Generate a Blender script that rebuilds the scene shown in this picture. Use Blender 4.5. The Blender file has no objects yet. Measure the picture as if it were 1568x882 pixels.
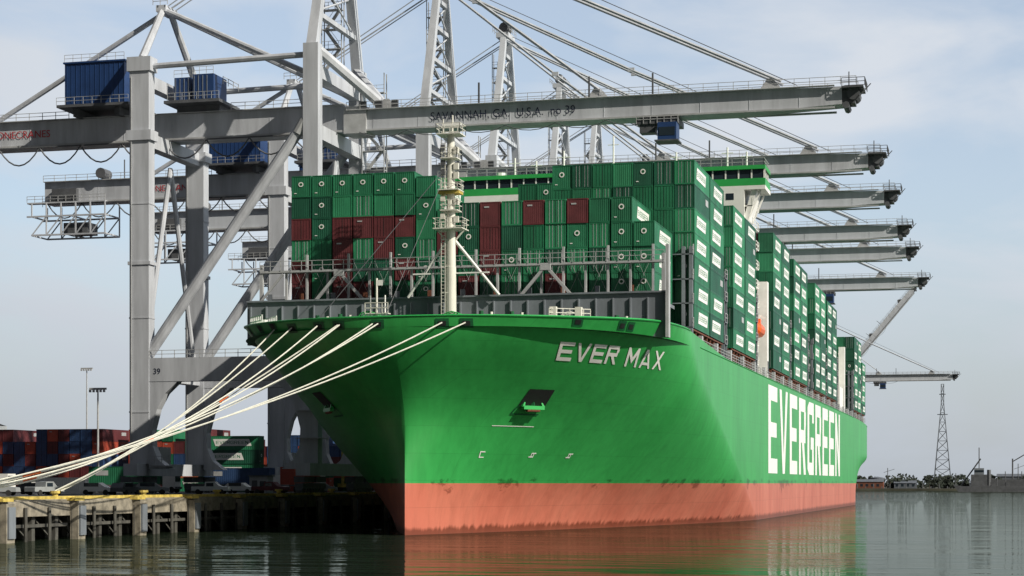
import bpy, bmesh, math, random
from mathutils import Vector, Matrix
random.seed(7)
sc = bpy.context.scene
sc.view_settings.view_transform = 'Standard'
sc.view_settings.look = 'None'
sc.view_settings.exposure = 0

# ---------------------------------------------------------------- materials
def mat(name, col, rough=.5, metal=0., var=.15, scale=.4, streak=1.0, bump=0., spec=.5, det=4):
    m = bpy.data.materials.new(name); m.use_nodes = True
    nt = m.node_tree; N = nt.nodes; L = nt.links
    b = N['Principled BSDF']
    b.inputs['Roughness'].default_value = rough
    b.inputs['Metallic'].default_value = metal
    b.inputs['Specular IOR Level'].default_value = spec
    geo = N.new('ShaderNodeNewGeometry')
    mp = N.new('ShaderNodeMapping'); mp.inputs['Scale'].default_value = (1, 1, 1/streak)
    L.new(geo.outputs['Position'], mp.inputs['Vector'])
    no = N.new('ShaderNodeTexNoise'); no.inputs['Scale'].default_value = scale
    no.inputs['Detail'].default_value = det; no.inputs['Roughness'].default_value = .65
    L.new(mp.outputs[0], no.inputs['Vector'])
    r = N.new('ShaderNodeValToRGB')
    r.color_ramp.elements[0].position = .3; r.color_ramp.elements[1].position = .7
    r.color_ramp.elements[0].color = (*[c*(1-var) for c in col], 1)
    r.color_ramp.elements[1].color = (*[min(1, c*(1+var)) for c in col], 1)
    L.new(no.outputs['Fac'], r.inputs[0]); L.new(r.outputs[0], b.inputs['Base Color'])
    if bump:
        bp = N.new('ShaderNodeBump'); bp.inputs['Strength'].default_value = .6
        bp.inputs['Distance'].default_value = bump
        L.new(no.outputs['Fac'], bp.inputs['Height']); L.new(bp.outputs[0], b.inputs['Normal'])
    return m

M = dict(
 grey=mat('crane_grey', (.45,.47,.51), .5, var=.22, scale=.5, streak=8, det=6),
 greyfar=mat('crane_grey_hazed', (.50,.53,.58), .6, var=.12, scale=.5, streak=6),  # paler crane grey, distance haze put into the colour
 dgrey=mat('dark_steel', (.09,.095,.105), .6, var=.3),
 mgrey=mat('ship_grey', (.17,.19,.215), .55, var=.22, streak=3),
 lgrey=mat('light_steel', (.38,.39,.40), .5, var=.22),
 blue=mat('house_blue', (.015,.045,.14), .45, var=.15),
 navy=mat('lettering_navy', (.010,.016,.04), .5, var=.1),
 redl=mat('lettering_red', (.40,.03,.04), .5, var=.1),
 white=mat('white_paint', (.80,.80,.77), .4, var=.08),
 cream=mat('mast_cream', (.68,.67,.60), .45, var=.14, streak=3),
 yellow=mat('yellow_paint', (.50,.38,.09), .7, var=.45, scale=1.2),
 cgreen=mat('container_green', (.015,.135,.064), .5, var=.30, scale=.35, streak=2,det=3),
 cgreen2=mat('container_green_dark', (.009,.080,.044), .5, var=.30, scale=.35, streak=2,det=3),
 cgreen3=mat('container_green_light', (.024,.195,.090), .5, var=.22, scale=.35, streak=2,det=3),
 cmaroon=mat('container_maroon', (.11,.024,.028), .55, var=.25),
 cred=mat('container_red', (.36,.06,.035), .5, var=.2),
 cblue=mat('container_blue', (.025,.06,.15), .5, var=.2),
 corange=mat('container_orange', (.42,.11,.04), .5, var=.2),
 cgray=mat('container_gray', (.30,.32,.33), .5, var=.2),
 dgreen=mat('deck_green', (.006,.09,.03), .5, var=.2),
 bgreen=mat('bright_green', (.03,.35,.08), .4, var=.1),
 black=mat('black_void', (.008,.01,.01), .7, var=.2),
 rust=mat('rust_primer', (.16,.055,.03), .7, var=.4, scale=1.5),
 orange=mat('lifeboat_orange', (.75,.13,.02), .35, var=.08),
 concrete=mat('concrete', (.235,.21,.165), .85, var=.5, scale=.9, bump=.03),
 asphalt=mat('asphalt', (.055,.055,.055), .9, var=.3, scale=.2),
 pile=mat('pile_concrete_shaded', (.07,.068,.06), .85, var=.5, scale=1.2, streak=2, bump=.03),  # darkened base colour carries the shade under the pier deck
 rope=mat('rope_white', (.68,.68,.60), .8, var=.15, scale=2),
 ropeo=mat('rope_orange', (.65,.16,.05), .8, var=.1),
 glass=mat('dark_glass', (.02,.03,.04), .1, var=.1),
 leaf=mat('foliage', (.040,.048,.040), .95, var=.35, scale=.1, spec=.02),
 bark=mat('bark', (.08,.06,.045), .9, var=.3),
 soil=mat('shore_soil', (.09,.09,.07), .9, var=.4, scale=.05, spec=.1),
 tyre=mat('tyre', (.02,.02,.02), .8),
 haze=mat('far_steel_hazed', (.13,.145,.17), .8, var=.2, spec=.1),  # far-shore parts, with distance haze mixed into the base colour
)

# ---------------------------------------------------------------- mesh builder
class MB:
    def __init__(s): s.v=[]; s.f=[]; s.m=[]; s.mats=[]
    def mi(s, k):
        if k not in s.mats: s.mats.append(k)
        return s.mats.index(k)
    def box(s, x0,x1,y0,y1,z0,z1,k):
        if x0>x1:x0,x1=x1,x0
        if y0>y1:y0,y1=y1,y0
        if z0>z1:z0,z1=z1,z0
        b=len(s.v)
        s.v += [(x0,y0,z0),(x1,y0,z0),(x1,y1,z0),(x0,y1,z0),(x0,y0,z1),(x1,y0,z1),(x1,y1,z1),(x0,y1,z1)]
        for q in ((0,3,2,1),(4,5,6,7),(0,1,5,4),(1,2,6,5),(2,3,7,6),(3,0,4,7)):
            s.f.append([b+i for i in q]); s.m.append(s.mi(k))
    def poly(s, pts, k):
        b=len(s.v); s.v += [tuple(p) for p in pts]
        s.f.append(list(range(b,b+len(pts)))); s.m.append(s.mi(k))
    def frame(s,p0,p1):
        d=(Vector(p1)-Vector(p0)); d.normalize()
        up=Vector((0,0,1)) if abs(d.z)<.95 else Vector((0,1,0))
        a=d.cross(up).normalized(); b=a.cross(d).normalized()
        return a,b
    def beam(s,p0,p1,w,h,k,w1=None,h1=None):
        a,b=s.frame(p0,p1); p0=Vector(p0);p1=Vector(p1)
        w1=w if w1 is None else w1; h1=h if h1 is None else h1
        i=len(s.v)
        for p,ww,hh in ((p0,w,h),(p1,w1,h1)):
            for sa,sb in ((-1,-1),(1,-1),(1,1),(-1,1)):
                s.v.append(tuple(p+a*sa*ww/2+b*sb*hh/2))
        for q in ((0,1,2,3),(7,6,5,4),(0,4,5,1),(1,5,6,2),(2,6,7,3),(3,7,4,0)):
            s.f.append([i+j for j in q]); s.m.append(s.mi(k))
    def pipe(s,p0,p1,r,k,r1=None,n=8):
        a,b=s.frame(p0,p1); p0=Vector(p0);p1=Vector(p1); r1=r if r1 is None else r1
        i=len(s.v)
        for p,rr in ((p0,r),(p1,r1)):
            for j in range(n):
                t=2*math.pi*j/n
                s.v.append(tuple(p+a*math.cos(t)*rr+b*math.sin(t)*rr))
        for j in range(n):
            s.f.append([i+j,i+(j+1)%n,i+n+(j+1)%n,i+n+j]); s.m.append(s.mi(k))
        s.f.append([i+j for j in range(n)][::-1]); s.m.append(s.mi(k))
        s.f.append([i+n+j for j in range(n)]); s.m.append(s.mi(k))
    def tube(s,pts,r,k,n=5):
        for p,q in zip(pts[:-1],pts[1:]): s.pipe(p,q,r,k,n=n)
    def rail(s,p0,p1,k,h=1.1,step=2.,r=.04,rows=2):
        p0=Vector(p0);p1=Vector(p1); L=(p1-p0).length; n=max(1,int(L/step)); u=Vector((0,0,1))
        for i in range(n+1):
            p=p0.lerp(p1,i/n); s.beam(p,p+u*h,r*2,r*2,k)
        for j in range(rows):
            o=u*(h*(1-j/rows)); s.beam(p0+o,p1+o,r*2,r*2,k)
    def build(s,name,parent=None,loc=(0,0,0),smooth=False,rot=None):
        me=s.mesh(name,smooth)
        return obj(name,me,parent,loc,rot)
    def mesh(s,name,smooth=False):
        me=bpy.data.meshes.new(name); me.from_pydata(s.v,[],s.f)
        for k in s.mats: me.materials.append(M[k] if isinstance(k,str) else k)
        me.polygons.foreach_set('material_index',s.m)
        if smooth: me.polygons.foreach_set('use_smooth',[True]*len(me.polygons))
        me.update(); return me

def obj(name,data,parent=None,loc=(0,0,0),rot=None):
    o=bpy.data.objects.new(name,data); sc.collection.objects.link(o)
    o.location=loc
    if rot: o.rotation_euler=rot
    if parent: o.parent=parent
    return o
def empty(name,loc=(0,0,0)):
    o=obj(name,None,None,loc); o.empty_display_size=1; return o

def text_mesh(body,size,k,name,parent,loc,rot,extr=0.0,bold=0.0,sx=1,space=1):
    cu=bpy.data.curves.new(name,'FONT'); cu.body=body; cu.size=size; cu.offset=bold; cu.extrude=extr; cu.space_character=space
    tmp=bpy.data.objects.new('tmp',cu); sc.collection.objects.link(tmp)
    bpy.context.view_layer.update()
    me=bpy.data.meshes.new_from_object(tmp.evaluated_get(bpy.context.evaluated_depsgraph_get()))
    bpy.data.objects.remove(tmp); me.materials.clear(); me.materials.append(M[k])
    o=obj(name,me,parent,loc,rot); o.scale=(sx,1,1); return o

# ---------------------------------------------------------------- block letters
def R_(x0,y0,x1,y1): return [(x0,y0),(x1,y0),(x1,y1),(x0,y1)]
def glyph(c,sx,sy):
    if c=='E': return [R_(0,0,sx,1),R_(sx,1-sy,1,1),R_(sx,.5-sy/2,.92,.5+sy/2),R_(sx,0,1,sy)]
    if c=='V': return [[(0,1),(.5-sx*.5,0),(.5,0),(.5,.22),(sx*.95,1)],[(1,1),(1-sx*.95,1),(.5,.22),(.5,0),(.5+sx*.5,0)]]
    if c=='R': return [R_(0,0,sx,1),R_(sx,1-sy,.94,1),R_(sx,.42,.94,.42+sy),[(1-sx,.42+sy),(.94,.42+sy),(1,.50+sy),(1,.92-sy*.4),(.94,1-sy),(1-sx,1-sy)],[(.42,.42),(1-sx*1.15,0),(1,0),(.42+sx*1.2,.42)]]
    if c=='G': return [[(0,.08),(sx,.0),(sx,1),(0,.92)],R_(sx,1-sy,1,1),R_(sx,0,1,sy),R_(1-sx,sy,1,.52),R_(.5,.52-sy,1-sx,.52),R_(1-sx,.72,1,1-sy)]
    if c=='N': return [R_(0,0,sx,1),R_(1-sx,0,1,1),[(sx,1),(sx,.62),(1-sx,0),(1-sx,.38)]]
    if c=='M': return [R_(0,0,sx,1),R_(1-sx,0,1,1),[(sx,1),(sx,.64),(.5,.18),(.5,.50)],[(1-sx,1),(.5,.50),(.5,.18),(1-sx,.64)]]
    if c=='A': return [[(0,0),(sx*.95,0),(.5,.80),(.5,1),(.40,1)],[(1,0),(.60,1),(.5,1),(.5,.80),(1-sx*.95,0)],[(sx+(.5-sx)*.22,.17),(1-sx-(.5-sx)*.22,.17),(1-sx-(.5-sx)*.38,.31),(sx+(.5-sx)*.38,.31)]]
    if c=='X': return [[(0,0),(sx*1.15,0),(.5,.36),(.5,.64),(.5-sx*.55,.5)],[(.5-sx*.55,.5),(.5,.64),(sx*1.15,1),(0,1)],[(1-sx*1.15,0),(1,0),(.5+sx*.55,.5),(.5,.36)],[(.5,.36),(.5+sx*.55,.5),(1,1),(1-sx*1.15,1),(.5,.64)]]
    return []
def letters(txt,w,h,gap,sx=.25,sy=.2,space=.6,shear=0):
    out=[];u=0
    for c in txt:
        if c==' ': u+=w*space; continue
        for p in glyph(c,sx,sy): out.append([(u+x*w+shear*y*h,y*h) for x,y in p])
        u+=w+gap
    return out,u-gap

# ---------------------------------------------------------------- world / light
E_=math.radians(33)
S=Vector((.93*math.cos(E_),-.37*math.cos(E_),math.sin(E_))).normalized()
el=math.asin(S.z); az=math.atan2(S.x,S.y)
w=bpy.data.worlds.new('World'); sc.world=w; w.use_nodes=True
N=w.node_tree.nodes; L=w.node_tree.links
bg=N['Background']; out=N['World Output']
sky=N.new('ShaderNodeTexSky'); sky.sky_type='NISHITA'; sky.sun_disc=False
sky.sun_elevation=el; sky.sun_rotation=az; sky.air_density=1.0; sky.dust_density=1.2; sky.ozone_density=1.6
L.new(sky.outputs[0],bg.inputs[0])
tc=N.new('ShaderNodeTexCoord'); mp=N.new('ShaderNodeMapping'); mp.inputs['Scale'].default_value=(2.2,2.2,6.0)
mp.inputs['Rotation'].default_value=(0.3,0.22,0.5)
L.new(tc.outputs['Generated'],mp.inputs[0])
no=N.new('ShaderNodeTexNoise'); no.inputs['Scale'].default_value=2.8; no.inputs['Detail'].default_value=9; no.inputs['Roughness'].default_value=.53
no.inputs['Distortion'].default_value=.35
L.new(mp.outputs[0],no.inputs['Vector'])
cr=N.new('ShaderNodeValToRGB'); cr.color_ramp.elements[0].position=.40; cr.color_ramp.elements[0].color=(.42,.42,.42,1)
cr.color_ramp.elements[1].position=.62; cr.color_ramp.elements[1].color=(.97,.97,.97,1)
L.new(no.outputs['Fac'],cr.inputs[0])
bg2=N.new('ShaderNodeBackground'); bg2.inputs[0].default_value=(.69,.735,.80,1)
sep=N.new('ShaderNodeSeparateXYZ'); L.new(tc.outputs['Generated'],sep.inputs[0])
dd=N.new('ShaderNodeMath'); dd.operation='MULTIPLY_ADD'; L.new(sep.outputs[0],dd.inputs[0]); dd.inputs[1].default_value=.8; L.new(sep.outputs[1],dd.inputs[2])
mr=N.new('ShaderNodeMapRange'); mr.interpolation_type='SMOOTHSTEP'  # dims the unseen sky behind and left, added to darken the bow flank
mr.inputs[1].default_value=-.45; mr.inputs[2].default_value=.62; mr.inputs[3].default_value=.10; mr.inputs[4].default_value=1.0
L.new(dd.outputs[0],mr.inputs[0]); L.new(mr.outputs[0],bg2.inputs[1])
ns=N.new('ShaderNodeMath'); ns.operation='MULTIPLY'; L.new(mr.outputs[0],ns.inputs[0]); ns.inputs[1].default_value=.15; L.new(ns.outputs[0],bg.inputs[1])
mx=N.new('ShaderNodeMixShader')
L.new(cr.outputs[0],mx.inputs[0]); L.new(bg.outputs[0],mx.inputs[1]); L.new(bg2.outputs[0],mx.inputs[2])
hz=N.new('ShaderNodeMapRange'); hz.interpolation_type='SMOOTHSTEP'; hz.inputs[1].default_value=.0; hz.inputs[2].default_value=.16; hz.inputs[3].default_value=.75; hz.inputs[4].default_value=0
L.new(sep.outputs[2],hz.inputs[0])
bg3=N.new('ShaderNodeBackground'); bg3.inputs[0].default_value=(.45,.495,.555,1); L.new(mr.outputs[0],bg3.inputs[1])
mx2=N.new('ShaderNodeMixShader'); L.new(hz.outputs[0],mx2.inputs[0]); L.new(mx.outputs[0],mx2.inputs[1]); L.new(bg3.outputs[0],mx2.inputs[2])
L.new(mx2.outputs[0],out.inputs[0])
sl=bpy.data.lights.new('sun','SUN'); sl.energy=5.0; sl.angle=math.radians(.5); sl.color=(1,.93,.80)
so=obj('sun',sl); so.rotation_euler=(-S).to_track_quat('-Z','Y').to_euler()

# ---------------------------------------------------------------- camera
cd=bpy.data.cameras.new('camera'); cam=obj('camera',cd)
cd.sensor_width=36; cd.lens=2900/1568*36; cd.shift_y=(740-441)/1568
cd.clip_end=20000; cd.clip_start=1
cam.location=(60.7,-190.9,5.5); cam.rotation_euler=(math.radians(90),0,math.radians(14.4))
sc.camera=cam

# ---------------------------------------------------------------- water
wm=bpy.data.materials.new('river_water'); wm.use_nodes=True
N=wm.node_tree.nodes; L=wm.node_tree.links; N.remove(N['Principled BSDF']); wo=N['Material Output']
geo=N.new('ShaderNodeNewGeometry')
def wn(scale,sc3,det,rot=.25):
    mp=N.new('ShaderNodeMapping'); mp.inputs['Scale'].default_value=sc3; mp.inputs['Rotation'].default_value=(0,0,rot)
    L.new(geo.outputs['Position'],mp.inputs[0])
    n=N.new('ShaderNodeTexNoise'); n.inputs['Scale'].default_value=scale; n.inputs['Detail'].default_value=det
    L.new(mp.outputs[0],n.inputs['Vector']); return n
def mth(op,a,b_):
    m=N.new('ShaderNodeMath'); m.operation=op
    for i,x in enumerate((a,b_)):
        if isinstance(x,(int,float)): m.inputs[i].default_value=x
        else: L.new(x,m.inputs[i])
    return m.outputs[0]
n0=wn(.13,(.5,1.5,1),2,.3); n1=wn(.40,(.6,1.5,1),3,.15); n2=wn(1.5,(.8,1.5,1),2,.4); n3=wn(.022,(.5,2.4,1),3)
rp=N.new('ShaderNodeMapRange'); rp.inputs[1].default_value=.44; rp.inputs[2].default_value=.56; rp.inputs[3].default_value=.25; rp.inputs[4].default_value=1.
L.new(n3.outputs['Fac'],rp.inputs[0])
fine=mth('MULTIPLY',mth('ADD',mth('MULTIPLY',n1.outputs['Fac'],.60),mth('MULTIPLY',n2.outputs['Fac'],.18)),rp.outputs[0])
hh=mth('ADD',mth('MULTIPLY',n0.outputs['Fac'],1.0),fine)
bp=N.new('ShaderNodeBump'); bp.inputs['Distance'].default_value=.125; bp.inputs['Strength'].default_value=1
L.new(hh,bp.inputs['Height'])
df=N.new('ShaderNodeBsdfDiffuse'); df.inputs[0].default_value=(.013,.020,.013,1)
gl=N.new('ShaderNodeBsdfGlossy'); gl.inputs[0].default_value=(.84,.88,.80,1); gl.inputs[1].default_value=.02
L.new(bp.outputs[0],gl.inputs['Normal'])
fr=N.new('ShaderNodeFresnel'); fr.inputs[0].default_value=1.33; L.new(bp.outputs[0],fr.inputs['Normal'])
ms=N.new('ShaderNodeMixShader'); L.new(mth('MULTIPLY',fr.outputs[0],.60),ms.inputs[0]); L.new(df.outputs[0],ms.inputs[1]); L.new(gl.outputs[0],ms.inputs[2]); L.new(ms.outputs[0],wo.inputs[0])
M['water']=wm
g=MB(); g.poly([(-6000,-3000,0),(6000,-3000,0),(6000,9000,0),(-6000,9000,0)],'water'); g.build('river_water')

# ---------------------------------------------------------------- hull
B=25.6; ZD=22.0; ZF=23.5
def lerp(a,b,t): return a+(b-a)*t
def sm(x): x=max(0,min(1,x)); return x*x*(3-2*x)
def hp(t,phi):
    t=max(0,min(1,t)); e=t**1.8
    p=lerp(1.42,2.3,e); q=lerp(1.0,2.5,e)
    Y0=-4*sm((t-.5)/.5); L_=lerp(95,30,t)-Y0
    c=max(0,math.cos(phi)); s=math.sin(phi)
    return B*s**(2/q), Y0+L_*(1-c**(2/p))
def ztop(Y): return lerp(22.8,ZF,sm((Y+4)/24)) if Y<24 else lerp(ZF,ZD,sm((Y-29)/9))
def hz_(Z,phi):
    t=Z/ZF
    for _ in range(4):
        x,y=hp(t,phi); t=Z/ztop(y)
    return hp(t,phi)
hm=bpy.data.materials.new('hull_paint'); hm.use_nodes=True
N=hm.node_tree.nodes; L=hm.node_tree.links; b=N['Principled BSDF']; b.inputs['Roughness'].default_value=.38
geo=N.new('ShaderNodeNewGeometry'); sp=N.new('ShaderNodeSeparateXYZ'); L.new(geo.outputs['Position'],sp.inputs[0])
def noise(scale,s3,det=6,rough=.6):
    mp=N.new('ShaderNodeMapping'); mp.inputs['Scale'].default_value=s3; L.new(geo.outputs['Position'],mp.inputs[0])
    n=N.new('ShaderNodeTexNoise'); n.inputs['Scale'].default_value=scale; n.inputs['Detail'].default_value=det; n.inputs['Roughness'].default_value=rough
    L.new(mp.outputs[0],n.inputs['Vector']); return n
def ramp(src,p0,c0,p1,c1):
    r=N.new('ShaderNodeValToRGB'); r.color_ramp.elements[0].position=p0; r.color_ramp.elements[1].position=p1
    r.color_ramp.elements[0].color=(*c0,1); r.color_ramp.elements[1].color=(*c1,1); L.new(src,r.inputs[0]); return r
na=noise(.12,(1,1,.35)); nb=noise(1.2,(1,1,.12))
gr=ramp(na.outputs['Fac'],.3,(.028,.29,.062),.7,(.042,.385,.088))
rd=ramp(na.outputs['Fac'],.3,(.45,.11,.068),.7,(.60,.19,.125))
gt=N.new('ShaderNodeMath'); gt.operation='GREATER_THAN'; gt.inputs[1].default_value=5.5; L.new(sp.outputs[2],gt.inputs[0])
mix=N.new('ShaderNodeMix'); mix.data_type='RGBA'; L.new(gt.outputs[0],mix.inputs['Factor']); L.new(rd.outputs[0],mix.inputs['A']); L.new(gr.outputs[0],mix.inputs['B'])
st=ramp(nb.outputs['Fac'],.35,(.72,.74,.72),.6,(1,1,1))
mul=N.new('ShaderNodeMix'); mul.data_type='RGBA'; mul.blend_type='MULTIPLY'; mul.inputs['Factor'].default_value=.5
L.new(mix.outputs['Result'],mul.inputs['A']); L.new(st.outputs[0],mul.inputs['B'])
cb=N.new('ShaderNodeCombineXYZ'); L.new(sp.outputs[1],cb.inputs[0]); L.new(sp.outputs[2],cb.inputs[1])
br=N.new('ShaderNodeTexBrick'); br.inputs['Scale'].default_value=1; br.inputs['Brick Width'].default_value=11; br.inputs['Row Height'].default_value=2.9
br.inputs['Mortar Size'].default_value=.03; br.inputs['Color1'].default_value=(1,1,1,1); br.inputs['Color2'].default_value=(.95,.95,.95,1); br.inputs['Mortar'].default_value=(.76,.78,.76,1)
L.new(cb.outputs[0],br.inputs['Vector'])
mul2=N.new('ShaderNodeMix'); mul2.data_type='RGBA'; mul2.blend_type='MULTIPLY'; mul2.inputs['Factor'].default_value=.8
L.new(mul.outputs['Result'],mul2.inputs['A']); L.new(br.outputs[0],mul2.inputs['B'])
nf=noise(.22,(1,1,1.6),5,.7)
zs_=N.new('ShaderNodeMapRange'); zs_.inputs[1].default_value=3.2; zs_.inputs[2].default_value=5.7; zs_.inputs[3].default_value=0; zs_.inputs[4].default_value=.20; L.new(sp.outputs[2],zs_.inputs[0])
zt=N.new('ShaderNodeMapRange'); zt.inputs[1].default_value=5.9; zt.inputs[2].default_value=7.0; zt.inputs[3].default_value=0; zt.inputs[4].default_value=.3; L.new(sp.outputs[2],zt.inputs[0])
sb=N.new('ShaderNodeMath'); sb.operation='ADD'; L.new(nf.outputs['Fac'],sb.inputs[0]); L.new(zs_.outputs[0],sb.inputs[1])
sc_=N.new('ShaderNodeMath'); sc_.operation='SUBTRACT'; L.new(sb.outputs[0],sc_.inputs[0]); L.new(zt.outputs[0],sc_.inputs[1])
sr=ramp(sc_.outputs[0],.72,(1,1,1),.78,(.42,.36,.33))
mulS=N.new('ShaderNodeMix'); mulS.data_type='RGBA'; mulS.blend_type='MULTIPLY'; mulS.inputs['Factor'].default_value=.8
L.new(mul2.outputs['Result'],mulS.inputs['A']); L.new(sr.outputs[0],mulS.inputs['B'])
zz=N.new('ShaderNodeMath'); zz.operation='MULTIPLY_ADD'; L.new(nb.outputs['Fac'],zz.inputs[0]); zz.inputs[1].default_value=1.6; L.new(sp.outputs[2],zz.inputs[2])
dv=N.new('ShaderNodeMath'); dv.operation='MULTIPLY'; dv.inputs[1].default_value=.55; L.new(zz.outputs[0],dv.inputs[0])
wet=ramp(dv.outputs[0],.72,(.38,.33,.27),.95,(1,1,1))
mul3=N.new('ShaderNodeMix'); mul3.data_type='RGBA'; mul3.blend_type='MULTIPLY'; mul3.inputs['Factor'].default_value=1
L.new(mulS.outputs['Result'],mul3.inputs['A']); L.new(wet.outputs[0],mul3.inputs['B'])
L.new(mul3.outputs['Result'],b.inputs['Base Color'])
nd=noise(.45,(1,1,1),2,.4)
bpn=N.new('ShaderNodeBump'); bpn.inputs['Distance'].default_value=.035; bpn.inputs['Strength'].default_value=.6
L.new(nd.outputs['Fac'],bpn.inputs['Height']); L.new(bpn.outputs[0],b.inputs['Normal'])
M['hull']=hm

ship=empty('container_ship')
NP=56; NT=34; YE=[300,312,324,334,343,350,356,360,363]
for side in (1,-1):
    g=MB(); k=g.mi('hull'); rows=[]
    ts=[-.09]+[i/NT for i in range(NT+1)]
    for t in ts:
        row=[]; tt=max(0,t)
        for j in range(NP+1):
            x,y=hp(tt,math.pi/2*j/NP); z=t*ztop(y); row.append((side*x,y,z))
        yf=row[-1][1]
        for n_ in range(1,9):
            y=lerp(yf,290,n_/8); row.append((side*B,y,t*ztop(y)))
        kk=lerp(.8,.06,sm(tt/.6)); yend=lerp(352,363,sm(tt/.5))
        for y in YE:
            yy=290+(y-290)*(yend-290)/73; fr=(yy-290)/73
            row.append((side*B*(1-kk*fr**2.2),yy,t*ZD))
        rows.append(row)
    n=len(rows[0])
    for r in rows: g.v+=r
    for i in range(len(rows)-1):
        for j in range(n-1):
            q=[i*n+j,i*n+j+1,(i+1)*n+j+1,(i+1)*n+j]
            g.f.append(q if side>0 else q[::-1]); g.m.append(k)
    for i in range(len(rows)-1):
        a=rows[i][-1]; c=rows[i+1][-1]
        g.poly([a,(0,a[1],a[2]),(0,c[1],c[2]),c],'hull')
    g.build('hull_side',ship,smooth=True)
g=MB(); pts=[]
for j in range(0,NP+1,2):
    x,y=hp(1,math.pi/2*j/NP); pts.append((x-.1,y+.1))
pts.append((B-.1,290)); pts.append((B*.95,362.5))
poly=[(x,y,21.7) for x,y in pts]+[(-x,y,21.7) for x,y in pts[::-1]]
g.poly(poly,'dgreen')
for side in (1,-1):
    P=[]
    for j in range(NP+1):
        x,y=hp(1,math.pi/2*j/NP); P.append((side*x,y,ztop(y)))
    g.tube(P,.11,'bgreen',5)
g.tube([(B,38,ZD),(B,290,ZD)],.1,'bgreen',4)
g.box(-24.8,25.2,17,17.5,21.7,26.7,'mgrey')
for i in range(26): g.box(-24.4+i*1.97,-24.25+i*1.97,16.75,17,21.9,26.2,'mgrey')
g.box(-24.8,25.2,16.7,17.7,26.7,26.9,'mgrey')
g.box(25.0,25.35,16.5,17.6,21.7,32,'lgrey')
g.build('deck',ship)

def arc(Z,u):
    acc=0; px,py=hz_(Z,0); n=160
    for i in range(1,n+1):
        x,y=hz_(Z,math.pi/2*i/n); d=math.hypot(x-px,y-py)
        if acc+d>=u or i==n:
            f=(u-acc)/max(d,1e-6); X=lerp(px,x,f); Y=lerp(py,y,f)
            nx,ny=(y-py),-(x-px); l=math.hypot(nx,ny) or 1
            if i==n: X=B; Y=y+(u-acc-d)
            return X,Y,nx/l,ny/l
        acc+=d; px,py=x,y
def wrap(polys,u0,z0,k,name,off=.05,side=1,cuts=3):
    bm=bmesh.new()
    for p in polys:
        vs=[bm.verts.new((x,y,0)) for x,y in p]; bm.faces.new(vs)
    bmesh.ops.triangulate(bm,faces=bm.faces)
    bmesh.ops.subdivide_edges(bm,edges=bm.edges,cuts=cuts,use_grid_fill=True)
    for v in bm.verts:
        Z=z0+v.co.y; X,Y,nx,ny=arc(Z,u0+v.co.x)
        v.co=((X+nx*off)*side,Y+ny*off,Z-off*.3)
    me=bpy.data.meshes.new(name); bm.to_mesh(me); bm.free(); me.materials.append(M[k])
    return obj(name,me,ship)
pl,W_=letters('EVER',2.1,1.85,.42,.20,.19,.62,.22)
wrap(pl,17.9,18.6,'white','bow_name')
pl,W_=letters('MAX',2.45,1.95,.62,.17,.18,.62,.16)
wrap(pl,29.4,18.5,'white','bow_name')
for side,us in ((1,(4.5,7.0,19.5,26.5,28.2)),(-1,(1.0,5.5,8.0,12,15.5,19,24))):
    for u in us:
        z_=21.55 if u<14 else 22.0
        wrap([R_(0,0,1.4,.95)],u,z_,'dgreen','fairlead_frame',.05,side,2)
        wrap([R_(.3,.22,1.1,.7)],u,z_,'black','fairlead_opening_shade',.09,side,2)  # flat black patch painted as the dark inside of the fairlead
for side in (1,-1):
    uu=13.4
    wrap([[(0,.5),(3.9,.5),(5.0,2.35),(1.4,2.35)]],uu,13.3,'black','anchor_pocket_shade',.06,side)  # flat dark patch on the hull, shade of the recess painted in
    wrap([[(-.9,-.3),(-.7,-.3),(.05,.5),(-.15,.5)],R_(-.7,-.35,3.3,-.2),[(0,.5),(3.9,.5),(3.9,.62),(0,.62)]],uu,13.3,'dgreen','anchor_pocket_edge',.08,side)
    X,Y,nx,ny=arc(13.8,uu+1.9); g=MB()
    c=Vector((X+nx*.4,Y+ny*.4,14.05)); tv=Vector((-ny,nx,0))
    g.beam(c+tv*-1.5+Vector((0,0,-.35)),c+tv*1.5+Vector((0,0,-.35)),.5,.4,'bgreen')
    g.beam(c+Vector((0,0,-.4)),c+Vector((0,0,1.0)),.32,.32,'dgreen')
    g.beam(c+tv*-1.5+Vector((0,0,-.3)),c+tv*-1.1+Vector((0,0,.5)),.35,.3,'bgreen',.1,.1)
    g.beam(c+tv*1.5+Vector((0,0,-.3)),c+tv*1.1+Vector((0,0,.5)),.35,.3,'bgreen',.1,.1)
    g.pipe(c+tv*-.9+Vector((0,0,-.6)),c+tv*.9+Vector((0,0,-.6)),.22,'rust')
    o=g.build('anchor',ship)
    if side<0: o.scale=(-1,1,1)
wrap([R_(0,0,6.2,.08)],10.4,11.7,'white','hull_mark')
for u,z in ((9.8,8.3),(17.8,8.3),(24.6,8.3)):
    wrap([R_(0,0,.12,.7),R_(.12,.58,.75,.7),R_(.12,0,.75,.1)] if u<10 else [R_(.3,.5,1.1,.62),R_(.3,.22,.42,.5),R_(0,.1,.8,.22),R_(.68,.22,.8,.5)],u,z,'white','thruster_mark',cuts=1)
pl,W_=letters('EVERGREEN',12.6,14.0,3.2,.27,.17)
g=MB()
for p in pl:
    g.poly([(B+.03,108+x,7.1+y) for x,y in p],'white')
o=g.build('side_name',ship)
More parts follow.
